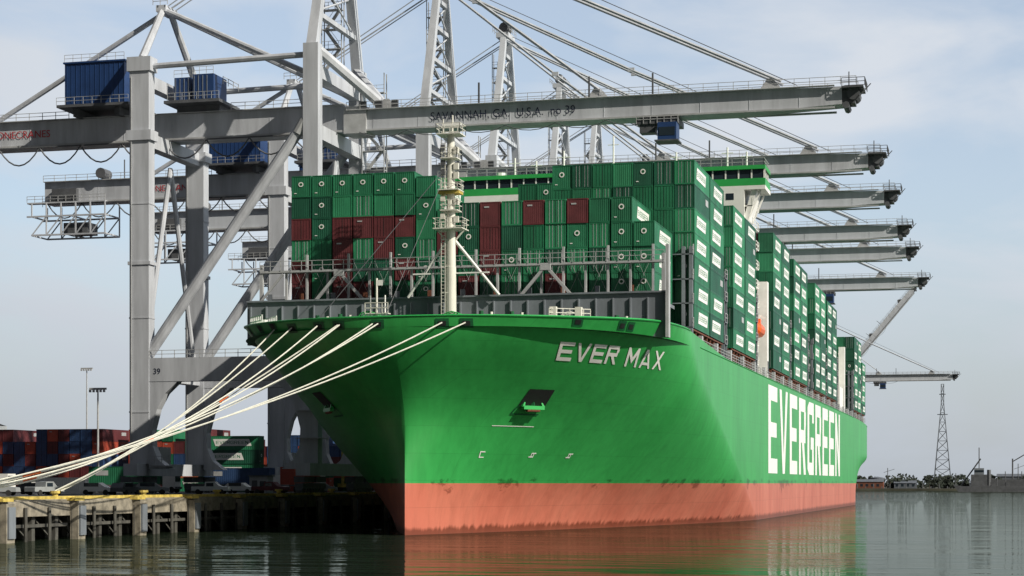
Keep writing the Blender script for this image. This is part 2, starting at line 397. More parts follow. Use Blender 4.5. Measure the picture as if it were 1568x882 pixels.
# ---------------- containers
def container_mesh(name,k,logo=False,door=False,side=True,pv=0):
    Lc,W,H=12.19,2.44,2.9; g=MB(); p=.13
    for x in (0,W-p):
        for y in (0,Lc-p): g.box(x,x+p,y,y+p,.0,H,k)
    for y in (0,Lc-p):
        g.box(p,W-p,y,y+p,0,.15,k); g.box(p,W-p,y,y+p,H-.12,H,k)
    for x in (0,W-p*.6):
        g.box(x,x+p*.6,p,Lc-p,0,.15,k); g.box(x,x+p*.6,p,Lc-p,H-.1,H,k)
    g.poly([(p,p,H-.03),(W-p,p,H-.03),(W-p,Lc-p,H-.03),(p,Lc-p,H-.03)],k)
    g.poly([(p,Lc-p,.05),(W-p,Lc-p,.05),(W-p,p,.05),(p,p,.05)],k)
    def zig(a,b,n):
        o=[];s=(b-a)/n
        for i in range(n): o+=[(a+i*s,0),(a+(i+.25)*s,0),(a+(i+.5)*s,1),(a+(i+.75)*s,1)]
        return o+[(b,0)]
    if door:
        for y in (.05,Lc-.05): g.box(p,W-p,y-.01,y+.01,.15,H-.12,k)
        for x in (.5,.88,1.56,1.94): g.box(x-.018,x+.018,.01,.035,.15,H-.12,'lgrey' if pv else k)
        g.box(W/2-.02,W/2+.02,.015,.039,.15,H-.12,'black')
    else:
        z=zig(p,W-p,9); dp=.015
        for (a,d),(b_,e) in zip(z[:-1],z[1:]):
            for y0,sg in ((.03,1),(Lc-.03,-1)):
                g.poly([(a,y0+sg*dp*d,.15),(b_,y0+sg*dp*e,.15),(b_,y0+sg*dp*e,H-.12),(a,y0+sg*dp*d,H-.12)],k)
    z=zig(p,Lc-p,32)
    for (a,d),(b_,e) in zip(z[:-1],z[1:]):
        for x0,sg in ((.02,1),(W-.02,-1)):
            g.poly([(x0+sg*.025*d,a,.15),(x0+sg*.025*e,b_,.15),(x0+sg*.025*e,b_,H-.1),(x0+sg*.025*d,a,H-.1)],k)
    if logo:
        for r,kk,o in ((.33,'white',-.02),(.19,'dgreen',-.03)):
            g.poly([(1.2+r*math.cos(t*math.pi/6),o,1.75+r*math.sin(t*math.pi/6)) for t in range(12)],kk)
        g.box(.35,.65,-.012,0,.5,.6,'white')
    if side and pv<2:
        y0,y1=(1.5,9.2) if pv else (3.0,10.8)
        pl,w_=letters('EVERGREEN',.60,.66,.13,.18,.13)
        for x,sg in ((W+.006,1),(-.006,-1)):
            g.poly([(x,y0,.8),(x,y1-.5,.8),(x,y1,2.25),(x,y0+.5,2.25)],'white')
        for q in pl:
            g.poly([(W+.012,y0+.6+a,1.2+b_) for a,b_ in q],'cgreen3')
            g.poly([(-.012,y1-.6-a,1.2+b_) for a,b_ in q],'cgreen3')
    else:
        for x in (W+.006,-.006): g.poly([(x,8.8,1.5),(x,11,1.5),(x,11,2.3),(x,8.8,2.3)],'lgrey')
        if not door: g.box(.5,1.1,-.012,.0,2.2,2.38,'lgrey')
    return g.mesh(name)
CG=[container_mesh('container_a','cgreen',True),container_mesh('container_b','cgreen2',pv=1),container_mesh('container_c','cgreen3',False,pv=1),
    container_mesh('container_d','cgreen',False,True),container_mesh('container_e','cgreen2',True),container_mesh('container_f','cgreen3',False,True,pv=1),container_mesh('container_g','cgreen',False,False),
    container_mesh('container_h','cgreen2',False,True,pv=2)]
CM=[container_mesh('container_i','cmaroon',False,False,False),container_mesh('container_j','cmaroon',False,True,False)]
CO={k:container_mesh('container_'+k,k,False,i%2==0,False) for i,k in enumerate(('cblue','cred','corange','cgray','cmaroon','white','cgreen'))}
def put(parent,me,x,y,z,h=2.9,rot=0):
    jx,jy=random.uniform(-.035,.035),random.uniform(-.07,.07)
    o=obj('container',me,parent,(x+jx*.6,y+jy,z)); o.scale=(1,1,h/2.9*.992)
    if rot: o.rotation_euler=(0,0,rot)
st=empty('container_stack')
x0=-21.3
MAR={(0,1),(0,3),(2,3),(2,2),(2,1),(3,3),(4,3),(4,2),(5,1),(5,3),(3,0),(2,0),(9,2),(9,1),(9,3),(11,3),(13,3),(8,0),(12,0),(0,0),(7,2)}
for r in range(17):
    nt,h=(6,2.56) if r<6 else ((6,2.46) if r==6 else (4,2.86))
    if r==16: nt=3
    if r in (7,): nt,h=(4,2.7)
    for t in range(nt):
        me=random.choice(CG)
        if r<6 and t==5: me=CG[0]
        if r>=15: me=CG[0]
        if (r,t) in MAR: me=CM[(r+t)%2]
        put(st,me,x0+r*2.6,22.3,26.9+t*h,h)
def bay(y,top,rows=20,h=2.9,tiers=7,lowrows=0,full=False,base=24.2,mar=.05):
    st=empty('container_stack')
    h=(top-base)/tiers
    for r in range(rows):
        nt=tiers; hh=h
        if r<lowrows: nt,hh=6,2.68
        for t in range(nt):
            if not(full or t>=nt-2 or r in (0,rows-1,rows-2)): continue
            me=random.choice(CG)
            if (random.random()<mar and r<rows-1) or (lowrows>10 and r<lowrows and t==5 and r in (9,11,12)): me=random.choice(CM)
            put(st,me,-25.25+r*2.53,y,base+t*hh,hh)
bay(35.6,44.5,lowrows=13,full=True,mar=.0); bay(48.5,44.5,lowrows=10)
bay(70,43.9,full=True); bay(82.9,43.9)
bay(118,46.3); bay(130.9,46.3)
bay(150,45.7); bay(162.9,45.7)
bay(190,45.5); bay(202.9,45.5)
bay(218,44.6); bay(230.9,44.6)
bay(297,42.8,tiers=6,full=True); bay(309.9,42.8,tiers=6); bay(326,38,tiers=5)

g=MB()
g.box(-24.5,24.2,20.2,21.3,30.5,30.75,'lgrey')
g.rail((-24.5,20.15,30.75),(24.2,20.15,30.75),'lgrey',h=1.1,step=1.3,r=.03)
for i in range(18):
    x=-21.35+i*2.6; g.box(x-.12,x+.12,20.6,20.9,26.9,32.6 if i%2 else 30.5,'lgrey')
g.box(-24.5,24.2,20.3,20.6,26.9,27.15,'lgrey')
for c in (-14.5,10.5):
    for s_ in (-1,1): g.beam((c,20.1,30.4),(c+s_*3,20.1,27),.32,.32,'lgrey')
    g.box(c-.6,c+.6,19.9,20.2,29.9,30.6,'lgrey')
for x in (-24.4,24.1):
    g.beam((x,20.5,22),(x,20.5,31.5),.4,.4,'lgrey')
g.beam((-24.4,20,27),(-21.5,20,30.3),.25,.25,'lgrey')
for x in range(-24,24,4): g.box(x,x+.5,21.35,21.6,27.2,28.1,'rust' if x%8 else 'mgrey')
for i in range(17):
    x=x0+i*2.6
    for a,b_ in ((.1,2.35),(2.35,.1)): g.beam((x+a,22.18,27),(x+b_,22.2,31.8),.03,.03,'lgrey')
g.box(-21.5,23,21.9,22.15,24.5,26.85,'mgrey')
g.box(-21.5,23,22.2,34.5,26.4,26.8,'mgrey')
gaps=[34.8,62.5,96,144.5,177,187,215.8,245,294.5,323.3]
for y in gaps:
    wd=.5 if y in (34.8,187) else 2.2
    for x in list(range(-24,25,6))+[24.9]:
        for yy in (y,y+wd): g.box(x-.2,x+.2,yy,yy+.3,21.7,34,'mgrey')
    for z in (24.2,27.1,30,33):
        g.box(-25.2,25.2,y,y+wd+.2,z,z+.12,'mgrey')
        g.rail((25.2,y,z+.12),(25.2,y+wd,z+.12),'lgrey',step=1.2)
for (a,c) in ((35.6,61),(70,95.2),(118,143.2),(150,175.2),(190,215.2),(218,243.2),(297,322.2),(326,338)):
    g.box(-22.5,22.5,a,c,21.7,24.1,'dgreen')
    y=a
    while y<=c:
        g.box(24.6,24.95,y,y+.35,21.7,24.15,'rust'); g.box(-24.95,-24.6,y,y+.35,21.7,24.15,'rust')
        g.beam((24.8,y+.2,22),(22.5,y+.2,24),.15,.15,'rust'); y+=3.05
    g.box(24.3,25.1,a,c,23.95,24.15,'rust')
g.rail((25.4,34.5,22),(25.4,335,22),'lgrey',h=1.15,step=2.5,r=.03,rows=3)
for y in range(40,330,13):
    g.box(25.0,25.5,y,y+.9,22,23.6,'lgrey')
g.build('lashing_bridges',ship)
# ---------------- deckhouse
g=MB()
g.box(-23,23,99,108,21.7,50.5,'white')
for z in range(25,50,3):
    for i in range(15): g.box(-21.8+i*3,-20.6+i*3,98.96,99,z,z+1.0,'glass')
    g.box(23,24.2,99.5,107.5,z-1,z-.85,'white'); g.rail((24.2,99.5,z-.85),(24.2,107.5,z-.85),'white',step=2)
g.box(-26.2,26.2,99,106,50.5,51.1,'white')
g.box(-26.2,26.2,99.0,105.5,51.1,52.2,'bgreen')
g.box(-25.9,25.9,99.3,105.2,52.2,53.6,'glass')
for i in range(27): g.box(-26+i*2,-25.8+i*2,99.2,99.3,52.2,53.6,'white')
for y in (99.5,101,102.5,104,105): g.box(25.9,26,y,y+.2,52.2,53.6,'white')
g.box(-26.2,26.2,98.9,105.8,53.6,54.2,'bgreen')
g.rail((-26,99.1,54.2),(26,99.1,54.2),'lgrey',step=1.6); g.rail((26,99.1,54.2),(26,105.5,54.2),'lgrey',step=1.6)
for x in (24.5,-24.5):
    g.beam((x,102,50.5),(x*.93,102,44.5),.8,5,'white')
    g.beam((x+.9,100,50.6),(x*.96,100,46),.25,.25,'white'); g.beam((x+.9,105,50.6),(x*.96,105,46),.25,.25,'white')
for x,h in ((-14,3.2),(-10.5,2.6),(-6,4),(2,6),(12,3),(20,3.4),(23,2.6)):
    g.pipe((x,102,54.2),(x,102,54.2+h),.14,'white',n=6); g.beam((x-.9,102,54+h*.8),(x+.9,102,54+h*.8),.12,.12,'white')
g.pipe((-16.5,103,54.2),(-16.5,103,55.2),.9,'white',n=10)
g.pipe((24.2,101.6,29.4),(24.2,106.5,29.4),1.15,'orange',n=12); g.pipe((24.2,100.2,29.7),(24.2,101.6,29.4),.35,'orange',1.15,n=12); g.pipe((24.2,106.5,29.4),(24.2,108,29.7),1.15,'orange',.35,n=12)
g.box(23.7,24.7,105,106.4,30.4,31.2,'orange')
for y in (100,108.3):
    g.beam((23.4,y,22),(24.2,y,32),.45,.45,'white'); g.beam((24.2,y,32),(25.2,y,31.4),.35,.35,'white')
g.box(23.6,25.2,110.2,112,21.9,37.5,'white'); g.box(25.2,25.25,110.5,111.7,23,24.9,'dgrey')
g.box(-20,20,252,268,21.7,36,'white'); g.box(-7,7,254,264,36,49,'bgreen'); g.box(23.8,25.2,266,268,21.9,38,'white'); g.box(20,25,254,264,21.8,28,'white')
for x in (-3,0,3): g.pipe((x,259,49),(x,260,51),.6,'black')
g.build('deckhouse',ship)

# ---------------- foremast
g=MB(); mx_,my_=.6,15.3
g.pipe((mx_,my_,21.7),(mx_,my_,30),.66,'cream',.6,n=16); g.pipe((mx_,my_,30),(mx_,my_,45.2),.56,'cream',.42,n=16)
def ring(z,rw,rd,k='cream'):
    g.box(mx_-rw,mx_+rw,my_-rd,my_+rd,z,z+.12,k)
    for a,b_ in (((-rw,-rd),(rw,-rd)),((rw,-rd),(rw,rd)),((rw,rd),(-rw,rd)),((-rw,rd),(-rw,-rd))):
        g.rail((mx_+a[0],my_+a[1],z+.12),(mx_+b_[0],my_+b_[1],z+.12),k,h=1.1,step=.8,r=.03)
ring(34.2,1.7,1.5); ring(38.6,1.2,1.2); ring(44.9,1.4,1.2); ring(36.3,1.0,1.0); ring(42.2,.95,1.0)
for s_ in (-1,1):
    g.pipe((mx_,my_,33.6),(mx_+s_*5.4,my_+1,26.8),.17,'white',n=8)
    g.beam((mx_+s_*1.5,my_,34.1),(mx_,my_,32.4),.15,.15,'cream')
for xx in (-.95,-.5): g.beam((mx_+xx,my_-.6,22),(mx_+xx,my_-.6,44.8),.07,.07,'cream')
for i in range(56): g.box(mx_-.95,mx_-.5,my_-.62,my_-.58,22.3+i*.4,22.36+i*.4,'cream')
for z in range(24,44,3): g.box(mx_-.9,mx_,my_-.6,my_-.5,z,z+.1,'cream')
g.beam((mx_-4.5,my_,29.3),(mx_+4.5,my_,29.3),.16,.16,'white')
g.pipe((mx_+.2,my_,45),(mx_+.2,my_,47.2),.1,'cream'); g.pipe((mx_-.9,my_,45),(mx_-.9,my_,46.8),.07,'cream')
g.box(mx_-1.0,mx_+1.2,my_-.2,my_+.2,46,46.25,'white')
for z in (35.4,37.4,40.4,41.4,43.2): g.box(mx_-1.0,mx_-.5,my_-.8,my_-.4,z,z+.6,'dgrey' if z>40 else 'cream'); g.box(mx_+.45,mx_+1.0,my_-.5,my_-.1,z-.4,z+.3,'cream')
g.box(mx_-1.3,mx_+1.2,my_-.9,my_+.9,38.25,38.55,'yellow')
for x in (-11,-3.5): g.pipe((mx_,my_,42),(x,4,23.5),.04,'dgrey',n=4)
g.pipe((-4.8,5,21.7),(-4.8,5,27.8),.13,'cream'); g.rail((-6,4.6,24),(-3.4,4.6,24),'cream',step=.6); g.box(-6,-3.4,4.6,5.6,23.9,24,'cream')
g.pipe((-5.7,5.5,21.7),(-5.7,5.5,26.6),.08,'white'); g.pipe((-4.0,5.5,21.7),(-4.0,5.5,26),.08,'white')
g.box(-4.8,-4.1,4.9,4.95,27.0,27.6,'white')
g.build('foremast',ship)
g=MB()
for x,y in ((2.8,8),(15.2,11.5),(-6,5.5)):
    for i in range(6):
        a=i*math.pi/6; b2=(i+1)*math.pi/6
        for o in (0,.9,1.8): g.pipe((x-1.5*math.cos(a),y+o,22.6+1.7*math.sin(a)),(x-1.5*math.cos(b2),y+o,22.6+1.7*math.sin(b2)),.07,'bgreen' if x<10 else 'cream',n=5)
g.pipe((2.8,9.8,21.7),(2.8,9.8,24.1),1.0,'bgreen',n=12)
for x,y in ((14,7.2),(16.5,8.5)): g.box(x,x+.7,y,y+.7,21.7,24.5,'cream')
g.rail((-21.5,10,23.2),(-19,7.2,23.2),'white',step=.6,h=1.1,r=.05); g.rail((-20.5,12,23.2),(-18,9,23.2),'white',step=.6,h=1.1,r=.05)
g.box(-20.6,-19.6,9.5,10.4,22,24.0,'white')
g.rail((14,7,23.4),(18,9.5,23.4),'cream',step=.7,h=.9)
for x,y in ((-12,6),(-9,5),(7,5),(20,14),(10,6.5)): g.pipe((x,y,21.7),(x,y,24.0),.25,'dgreen',n=8); g.pipe((x+1,y+.4,21.7),(x+1,y+.4,23.9),.18,'cream',n=8)
g.build('mooring_gear',ship)

# ---------------------------------------------------------------- cranes
def crane_frame():
    g=MB(); XL,XW=-63,-36
    for y,s_ in ((-10,-1),(10,1)):
        g.box(XL-1.55,XL+1.55,y-1,y+1,8.4,68.6,'grey')
        g.box(XW-1.15,XW+1.15,y-.95,y+.95,8.4,69.5,'grey')
        g.box(XL-1.9,XL+1.9,y-1.25,y+1.25,66.8,68.9,'grey')
        g.box(XL-2.0,XL+2.0,y-1.3,y+1.3,56.5,58,'grey'); g.box(XL-1.8,XL+1.8,y-1.15,y+1.15,38,38.5,'grey')
        for z in (16,30,47): g.box(XL-1.62,XL+1.62,y-1.06,y+1.06,z,z+.2,'grey'); g.box(XW-1.22,XW+1.22,y-1.02,y+1.02,z,z+.2,'grey')
        g.pipe((XL+1.5,y,67.6),(XW-1.1,y,68.0),.45,'grey')
        g.box(XL+1.55,XW-1.15,y-.9,y+.9,20.6,24.1,'grey')
        g.rail((XL+1.6,y-.9,24.1),(XW-1.2,y-.9,24.1),'lgrey',step=2)
        g.beam((XL-1.2,y-1.15,9),(XL-1.2,y-1.15,66),.12,.12,'lgrey')
        g.pipe((XW-1,y,58.5),(XL+1.2,y,24.8),.82,'grey',n=12)
        g.pipe((XW-1,y,58.5),(XW-2.2,y,56.5),.95,'lgrey',n=12)
        for x,d in ((XL+1.5,1),(XW-1.1,-1)):
            pr=[(0,20.6),(4.6,20.6),(2.6,18.8),(1.3,16.5),(.5,13.5),(.6,11),(1.5,9),(3.4,7.6),(0,7.6)]
            for yy in (y-.85,y+.85): g.poly([(x+d*a,yy,z) for a,z in pr],'grey')
            for (a,z),(a2,z2) in zip(pr[1:-1],pr[2:]): g.poly([(x+d*a,y-.85,z),(x+d*a,y+.85,z),(x+d*a2,y+.85,z2),(x+d*a2,y-.85,z2)],'grey')
    for X in (XL,XW):
        g.box(X-1.1,X+1.1,-14,14,6.6,8.4,'grey')
        g.box(X-.9,X+.9,-9,9,21,23.5,'grey'); g.box(X-.9,X+.9,-9,9,55.8,57.9,'grey'); g.box(X-.8,X+.8,-8.8,8.8,64.8,66.6,'grey')
        for c in (-11,11):
            g.box(X-.8,X+.8,c-4.5,c-.5,5.6,6.5,'dgrey'); g.box(X-.8,X+.8,c+.5,c+4.5,5.6,6.5,'dgrey')
            for i in range(8): g.pipe((X-.5,c-4.2+i*1.2,4.5),(X+.5,c-4.2+i*1.2,4.5),.48,'dgrey',n=10)
            g.box(X-.65,X+.65,c-4.6,c+4.8,4.7,5.5,'dgrey')
        g.pipe((X,-9,24),(X,0,54),.4,'grey'); g.pipe((X,9,24),(X,0,54),.4,'grey')
    A=Vector((XL-.6,0,78.3))
    for y in (-10,10):
        g.pipe((XL,y,68.8),(A.x,y*.14,A.z),.62,'grey',.5); g.pipe((A.x,y*.14,A.z),(XW-1,y*.8,65.5),.42,'grey')
    g.box(A.x-.8,A.x+.8,-2.2,2.2,77.8,78.8,'grey'); g.rail((A.x-1.2,-2.4,78.8),(A.x+1.2,-2.4,78.8),'lgrey',step=.8)
    g.pipe(A,(-93,0,62.4),.42,'grey'); g.pipe(A,(XW,0,94),.14,'grey',n=5)
    for s_ in (-1,1):
        g.beam((XW,s_*10,69.3),(XW+.3,s_*1.9,95),1.5,1.5,'grey',1.1,1.1)
        g.pipe((XW,s_*9.6,69.3),(-29,s_*1.2,62.5),.8,'grey')
        g.pipe((XW+.3,s_*1.9,94.5),(XL-.5,s_*1.4,78.3),.1,'grey',n=4)
    for z,hw in ((74,8.5),(80,6.6),(86,4.7),(91,3.2)): g.box(XW-.3,XW+.5,-hw,hw,z,z+.7,'grey')
    for (z,a),(z2,b_) in zip(((74.7,8.3),(80.7,6.4),(86.7,4.5)),((80,6.5),(86,4.6),(91,3.1))):
        g.pipe((XW,-a,z),(XW,b_,z2),.16,'grey',n=5); g.pipe((XW,a,z),(XW,-b_,z2),.16,'grey',n=5)
    g.box(XW-1.2,XW+1.4,-2.6,2.6,94.6,95.6,'grey'); g.rail((XW-1.8,-2.8,95.6),(XW-1.8,2.8,95.6),'lgrey',step=1.2); g.rail((XW+1.6,-2.8,95.6),(XW+1.6,2.8,95.6),'lgrey',step=1.2)
    for s_ in (-1.4,1.4): g.pipe((XW,s_,96.8),(XW+.1,s_+.3,96.8),1.1,'dgrey',n=12)
    g.box(-113,-34,-1.7,1.7,58,62,'grey'); g.box(-113,-34,-2.1,-1.7,58,58.3,'lgrey'); g.box(-113,-34,1.7,2.1,58,58.3,'lgrey')
    for x in range(-110,-34,8): g.box(x,x+.08,-1.74,-1.7,58.35,61.9,'grey')
    g.rail((-113,-2.3,62.1),(-79,-2.3,62.1),'lgrey',step=2.2); g.rail((-52,-2.3,62.1),(-36,-2.3,62.1),'lgrey',step=2.2)
    g.box(-113,-34,-2.4,-1.7,62,62.12,'lgrey')
    x=-112
    while x<-38:
        pts=[(x+7*i/8,-2.4,57.8-2.7*(1-(2*i/8-1)**2)) for i in range(9)]; g.tube(pts,.12,'dgrey',4); x+=7
    g.box(-113,-36,-2.55,-2.3,57.75,57.95,'dgrey')
    for y in (-3,3):
        g.beam((-115,y,52),(-100,y,52),.3,.3,'grey'); g.beam((-116,y,55.5),(-100,y,55.5),.3,.3,'grey')
        for i in range(6): g.beam((-115+i*3,y,52 if i else 55.5),(-115+i*3,y,58),.22,.22,'grey')
        for i in range(5): g.beam((-115+i*3,y,52),(-112+i*3,y,55.5),.18,.18,'grey')
        g.rail((-116,y,58.2),(-100,y,58.2),'lgrey',step=1.5)
    for x in (-115,-107,-100): g.beam((x,-3,52),(x,3,52),.25,.25,'grey'); g.beam((x,-3,55.5),(x,3,55.5),.25,.25,'grey')
    g.box(-116,-100,-3,-1.7,57.9,58.15,'grey'); g.box(-111,-106,-2.8,-1.75,58.2,60.6,'dgrey'); g.box(-109,-104,-2,2,52.2,54.3,'dgrey'); g.pipe((-101,-2.9,63.2),(-101,0,63.2),1.0,'dgrey',n=12)
    g.pipe((-97.5,0,62),(-97.5,0,66),.12,'dgrey')
    def stair(X,Y,z0,z1,w=2.6,k='grey'):
        z=z0;i=0
        while z<z1-3:
            a,b_=(X,X+w) if i%2==0 else (X+w,X)
            g.beam((a,Y,z),(b_,Y,z+3),.15,.5,'lgrey'); g.beam((a,Y-.3,z+1),(b_,Y-.3,z+4),.06,.06,'lgrey')
            g.box(X-.5,X+w+.5,Y-.6,Y+.6,z+2.95,z+3.05,'lgrey'); g.rail((X-.5,Y-.6,z+3.05),(X+w+.5,Y-.6,z+3.05),'lgrey',step=1,r=.03)
            z+=3;i+=1
        for xx in (X-.5,X+w+.5):
            for yy in (Y-.6,Y+.6): g.beam((xx,yy,z0),(xx,yy,z1),.14,.14,'lgrey')
    stair(XW+1.6,9.5,24,69); stair(XW-3.2,4.5,69,93,2.2)
    g.box(XL-.9,XL+.9,12.0,13.4,8.4,22,'grey')
    for z in (12,16): g.box(XW-2,XW+2,-12,-9,z,z+.1,'lgrey')
    g.pipe((XL-2.6,-3,12),(XL-2.2,-3,12),3.0,'dgrey',n=20)
    g.box(XL-1,XL+1,-6,-2,8.4,11,'lgrey'); g.box(XL+2,XL+5,-11.5,-9,8.0,8.15,'lgrey'); g.rail((XL+1.6,-11.5,8.4),(XL+5,-11.5,8.4),'lgrey',step=1)
    return g.mesh('crane_frame')
def crane_house():
    g=MB()
    g.box(-78.5,-68.5,-4.6,4.6,63.6,70,'blue'); g.box(-78.7,-68.3,-4.8,4.8,70,70.25,'blue')
    for i in range(13): g.box(-78.2+i*.8,-78.1+i*.8,-4.65,-4.6,63.9,69.8,'blue')
    g.rail((-78.5,-4.7,70.25),(-68.5,-4.7,70.25),'lgrey',step=1.4,r=.03); g.box(-79.5,-67.5,-5.4,5.4,63.2,63.6,'dgrey'); g.rail((-79.5,-5.4,63.6),(-67.5,-5.4,63.6),'lgrey',step=1.4,r=.03)
    for x in (-77,-70): g.box(x-.4,x+.4,-4,4,62,63.2,'dgrey')
    for x,y,w_,h in ((-60.8,-3.4,2.6,3.6),(-57.6,-3.8,3.4,3.9)):
        g.box(x,x+w_,y,y+5,63.6,63.6+h,'blue'); g.rail((x,y-.1,63.6+h),(x+w_,y-.1,63.6+h),'lgrey',step=.9,r=.03)
        for i in range(4): g.box(x+.2+i*.7,x+.28+i*.7,y-.07,y,63.8,63.4+h,'mgrey')
    g.box(-62,-53,-4.6,3.5,63.1,63.55,'dgrey'); g.rail((-61.4,-4.6,63.55),(-53,-4.6,63.55),'lgrey',step=1.1,r=.03)
    g.box(-61,-54,-2,2,62.0,63.1,'dgrey'); g.rail((-53,-3,66),(-53,3,66),'lgrey')
    return g.mesh('machinery_house')
def crane_boom():
    g=MB()
    g.box(0,60,-1.7,1.7,-2,1.2,'grey')
    pr=[(60,-2),(60,1.2),(73,1.0),(73,-1.4)]
    for yy in (-1.7,1.7): g.poly([(x,yy,z) for x,z in pr],'grey')
    for (a,z),(a2,z2) in zip(pr,pr[1:]+pr[:1]): g.poly([(a,-1.7,z),(a,1.7,z),(a2,1.7,z2),(a2,-1.7,z2)],'grey')
    g.box(0,72,-2.1,-1.7,-2.0,-1.75,'lgrey'); g.box(0,72,1.7,2.1,-2.0,-1.75,'lgrey')
    for x in range(4,70,7): g.box(x,x+.08,-1.74,-1.7,-1.7,1.1,'grey')
    g.box(0,72,-2.5,-1.7,1.1,1.2,'lgrey')
    g.rail((0,-2.4,1.2),(75,-2.4,1.2),'lgrey',step=2.1,r=.035); g.rail((0,1.8,1.2),(75,1.8,1.2),'lgrey',step=2.1,r=.035)
    g.box(73,76,-2.6,2.6,.7,.95,'dgrey'); g.box(73,74.8,-1.5,1.5,-1.3,.6,'dgrey'); g.pipe((74.6,-1.8,0),(74.6,1.8,0),.9,'dgrey',n=12); g.pipe((73.6,-2.0,-1.6),(73.6,2.0,-1.6),.5,'dgrey')
    for y in (-2.6,2.6): g.rail((73,y,.95),(76.2,y,.95),'dgrey',step=.8)
    g.rail((76.2,-2.6,.95),(76.2,2.6,.95),'dgrey',step=.8)
    g.beam((75,-2,-1),(77,-2,1.2),.12,.12,'dgrey'); g.pipe((74,-2,.95),(74,-2,3),.08,'dgrey')
    for x in (20.5,37,46.3): g.box(x-.12,x+.12,-2.5,-2.26,1.2,4.2,'dgrey')
    for x in (6,38,63):
        g.poly([(x-1.6,-1.2,1.2),(x+1.6,-1.2,1.2),(x+.3,-1.2,2.8),(x-.5,-1.2,2.8)],'lgrey'); g.poly([(x-1.6,1.2,1.2),(x+1.6,1.2,1.2),(x+.3,1.2,2.8),(x-.5,1.2,2.8)],'lgrey')
    g.box(-.5,3,-2.2,2.2,-2.3,1.7,'lgrey')
    for x in (2,4.5,7): g.box(x,x+1,-2.3,-1.8,1.25,2.4,'dgrey')
    x=2
    while x<40:
        pts=[(x+7.5*i/6,-2.3,-2.2-.9*(1-(2*i/6-1)**2)) for i in range(7)]; g.tube(pts,.06,'dgrey',4); x+=7.5
    return g.mesh('boom')
def crane_stays():
    g=MB()
    for s_ in (-1,1):
        for x,r in ((5,.20),(31,.24)):
            p=Vector((-35.6,s_*1.9,94.4)); q=Vector((x,s_*1.3,62.3)); c=p.lerp(q,.52)+Vector((0,0,-.5))
            g.pipe(p,c,r,'grey',n=6); g.pipe(c,q,r,'grey',n=6); g.beam(c-Vector((.6,0,0)),c+Vector((.6,0,0)),.4,.7,'grey')
    g.pipe((-35,.6,95.5),(33,.6,62.0),.06,'dgrey',n=4)
    g.pipe((5,-1.3,62),(5,1.3,62),.3,'grey')
    return g.mesh('forestays')
def crane_trolley():
    g=MB()
    g.box(-3,3,-2.6,2.6,56.9,57.7,'dgrey'); g.box(.2,2.9,-3.6,-.8,54.4,56.9,'blue'); g.box(.4,2.7,-3.65,-3.6,55.0,56.2,'glass')
    g.box(-2.6,-.4,-2.4,-.4,55.7,56.9,'dgrey'); g.rail((-3,-2.7,57),(3,-2.7,57),'lgrey',step=1)
    g.box(-.2,3.2,-3.9,-.6,54.2,54.38,'dgrey')
    return g.mesh('trolley')
fm,hm_,bmh,sm_,tm=crane_frame(),crane_house(),crane_boom(),crane_stays(),crane_trolley()
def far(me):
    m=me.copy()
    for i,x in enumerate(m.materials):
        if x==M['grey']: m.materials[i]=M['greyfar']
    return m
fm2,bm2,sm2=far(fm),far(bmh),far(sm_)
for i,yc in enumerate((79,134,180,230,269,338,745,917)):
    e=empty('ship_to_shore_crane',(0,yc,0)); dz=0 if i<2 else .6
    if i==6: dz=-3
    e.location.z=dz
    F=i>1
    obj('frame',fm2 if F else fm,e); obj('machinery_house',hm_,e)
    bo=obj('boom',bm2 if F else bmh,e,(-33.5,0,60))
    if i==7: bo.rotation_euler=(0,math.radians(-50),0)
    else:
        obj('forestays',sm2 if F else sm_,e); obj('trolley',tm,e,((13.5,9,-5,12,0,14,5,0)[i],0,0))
    if i<2:
        text_mesh('SAVANNAH, GA.  U.S.A.  no 39' if i==0 else 'SAVANNAH, GA.  U.S.A.',1.75,'navy','lettering',e,(-20.6,-1.86,59.1),(math.radians(90),0,0),bold=.0,sx=.90,space=1.04)
        text_mesh('KONECRANES',1.6,'redl','lettering',e,(-92.8,-1.83,59.5),(math.radians(90),0,0),bold=.0)
    if i==0: text_mesh('39',1.2,'navy','lettering',e,(-60.8,-10.93,21.7),(math.radians(90),0,0),bold=.01)

# ---------------------------------------------------------------- terminal ground & pier
g=MB(); g.box(-4000,-44,-1500,1150,-2,3.9,'asphalt'); g.build('terminal_ground')
g=MB(); g.box(-300,3500,1250,6000,-2,1.6,'soil'); g.box(-4000,-300,1150,6000,-2,3,'soil'); g.build('far_shore')
g=MB()
g.box(-44,-28,-140,700,3.1,3.95,'concrete')
g.box(-28.55,-28.15,-140,700,3.95,4.25,'yellow'); g.box(-28,-27.8,-140,700,2.35,3.8,'concrete')
g.box(-43,-37,-140,700,-2,3.1,'black'); g.box(-29.5,-28.4,-140,700,2.5,3.1,'pile')  # back wall painted black for the shade below the deck
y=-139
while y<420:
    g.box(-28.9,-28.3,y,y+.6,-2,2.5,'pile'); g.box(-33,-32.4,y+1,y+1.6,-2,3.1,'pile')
    g.pipe((-27.6,y+2.2,-2),(-27.6,y+2.2,3.2),.17,'pile',n=7)
    g.beam((-28.6,y+.6,2.3),(-28.6,y+4,.3),.14,.14,'pile')
    y+=4.63
y=-132.4
while y<420:
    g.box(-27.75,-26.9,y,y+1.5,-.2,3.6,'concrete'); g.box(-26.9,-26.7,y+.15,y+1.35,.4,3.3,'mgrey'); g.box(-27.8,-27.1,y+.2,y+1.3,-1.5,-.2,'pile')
    g.box(-28.4,-27.1,y-.2,y+1.7,3.8,4.1,'yellow')
    y+=13.9
g.box(-28.3,-28.1,-140,700,1.3,1.6,'pile')
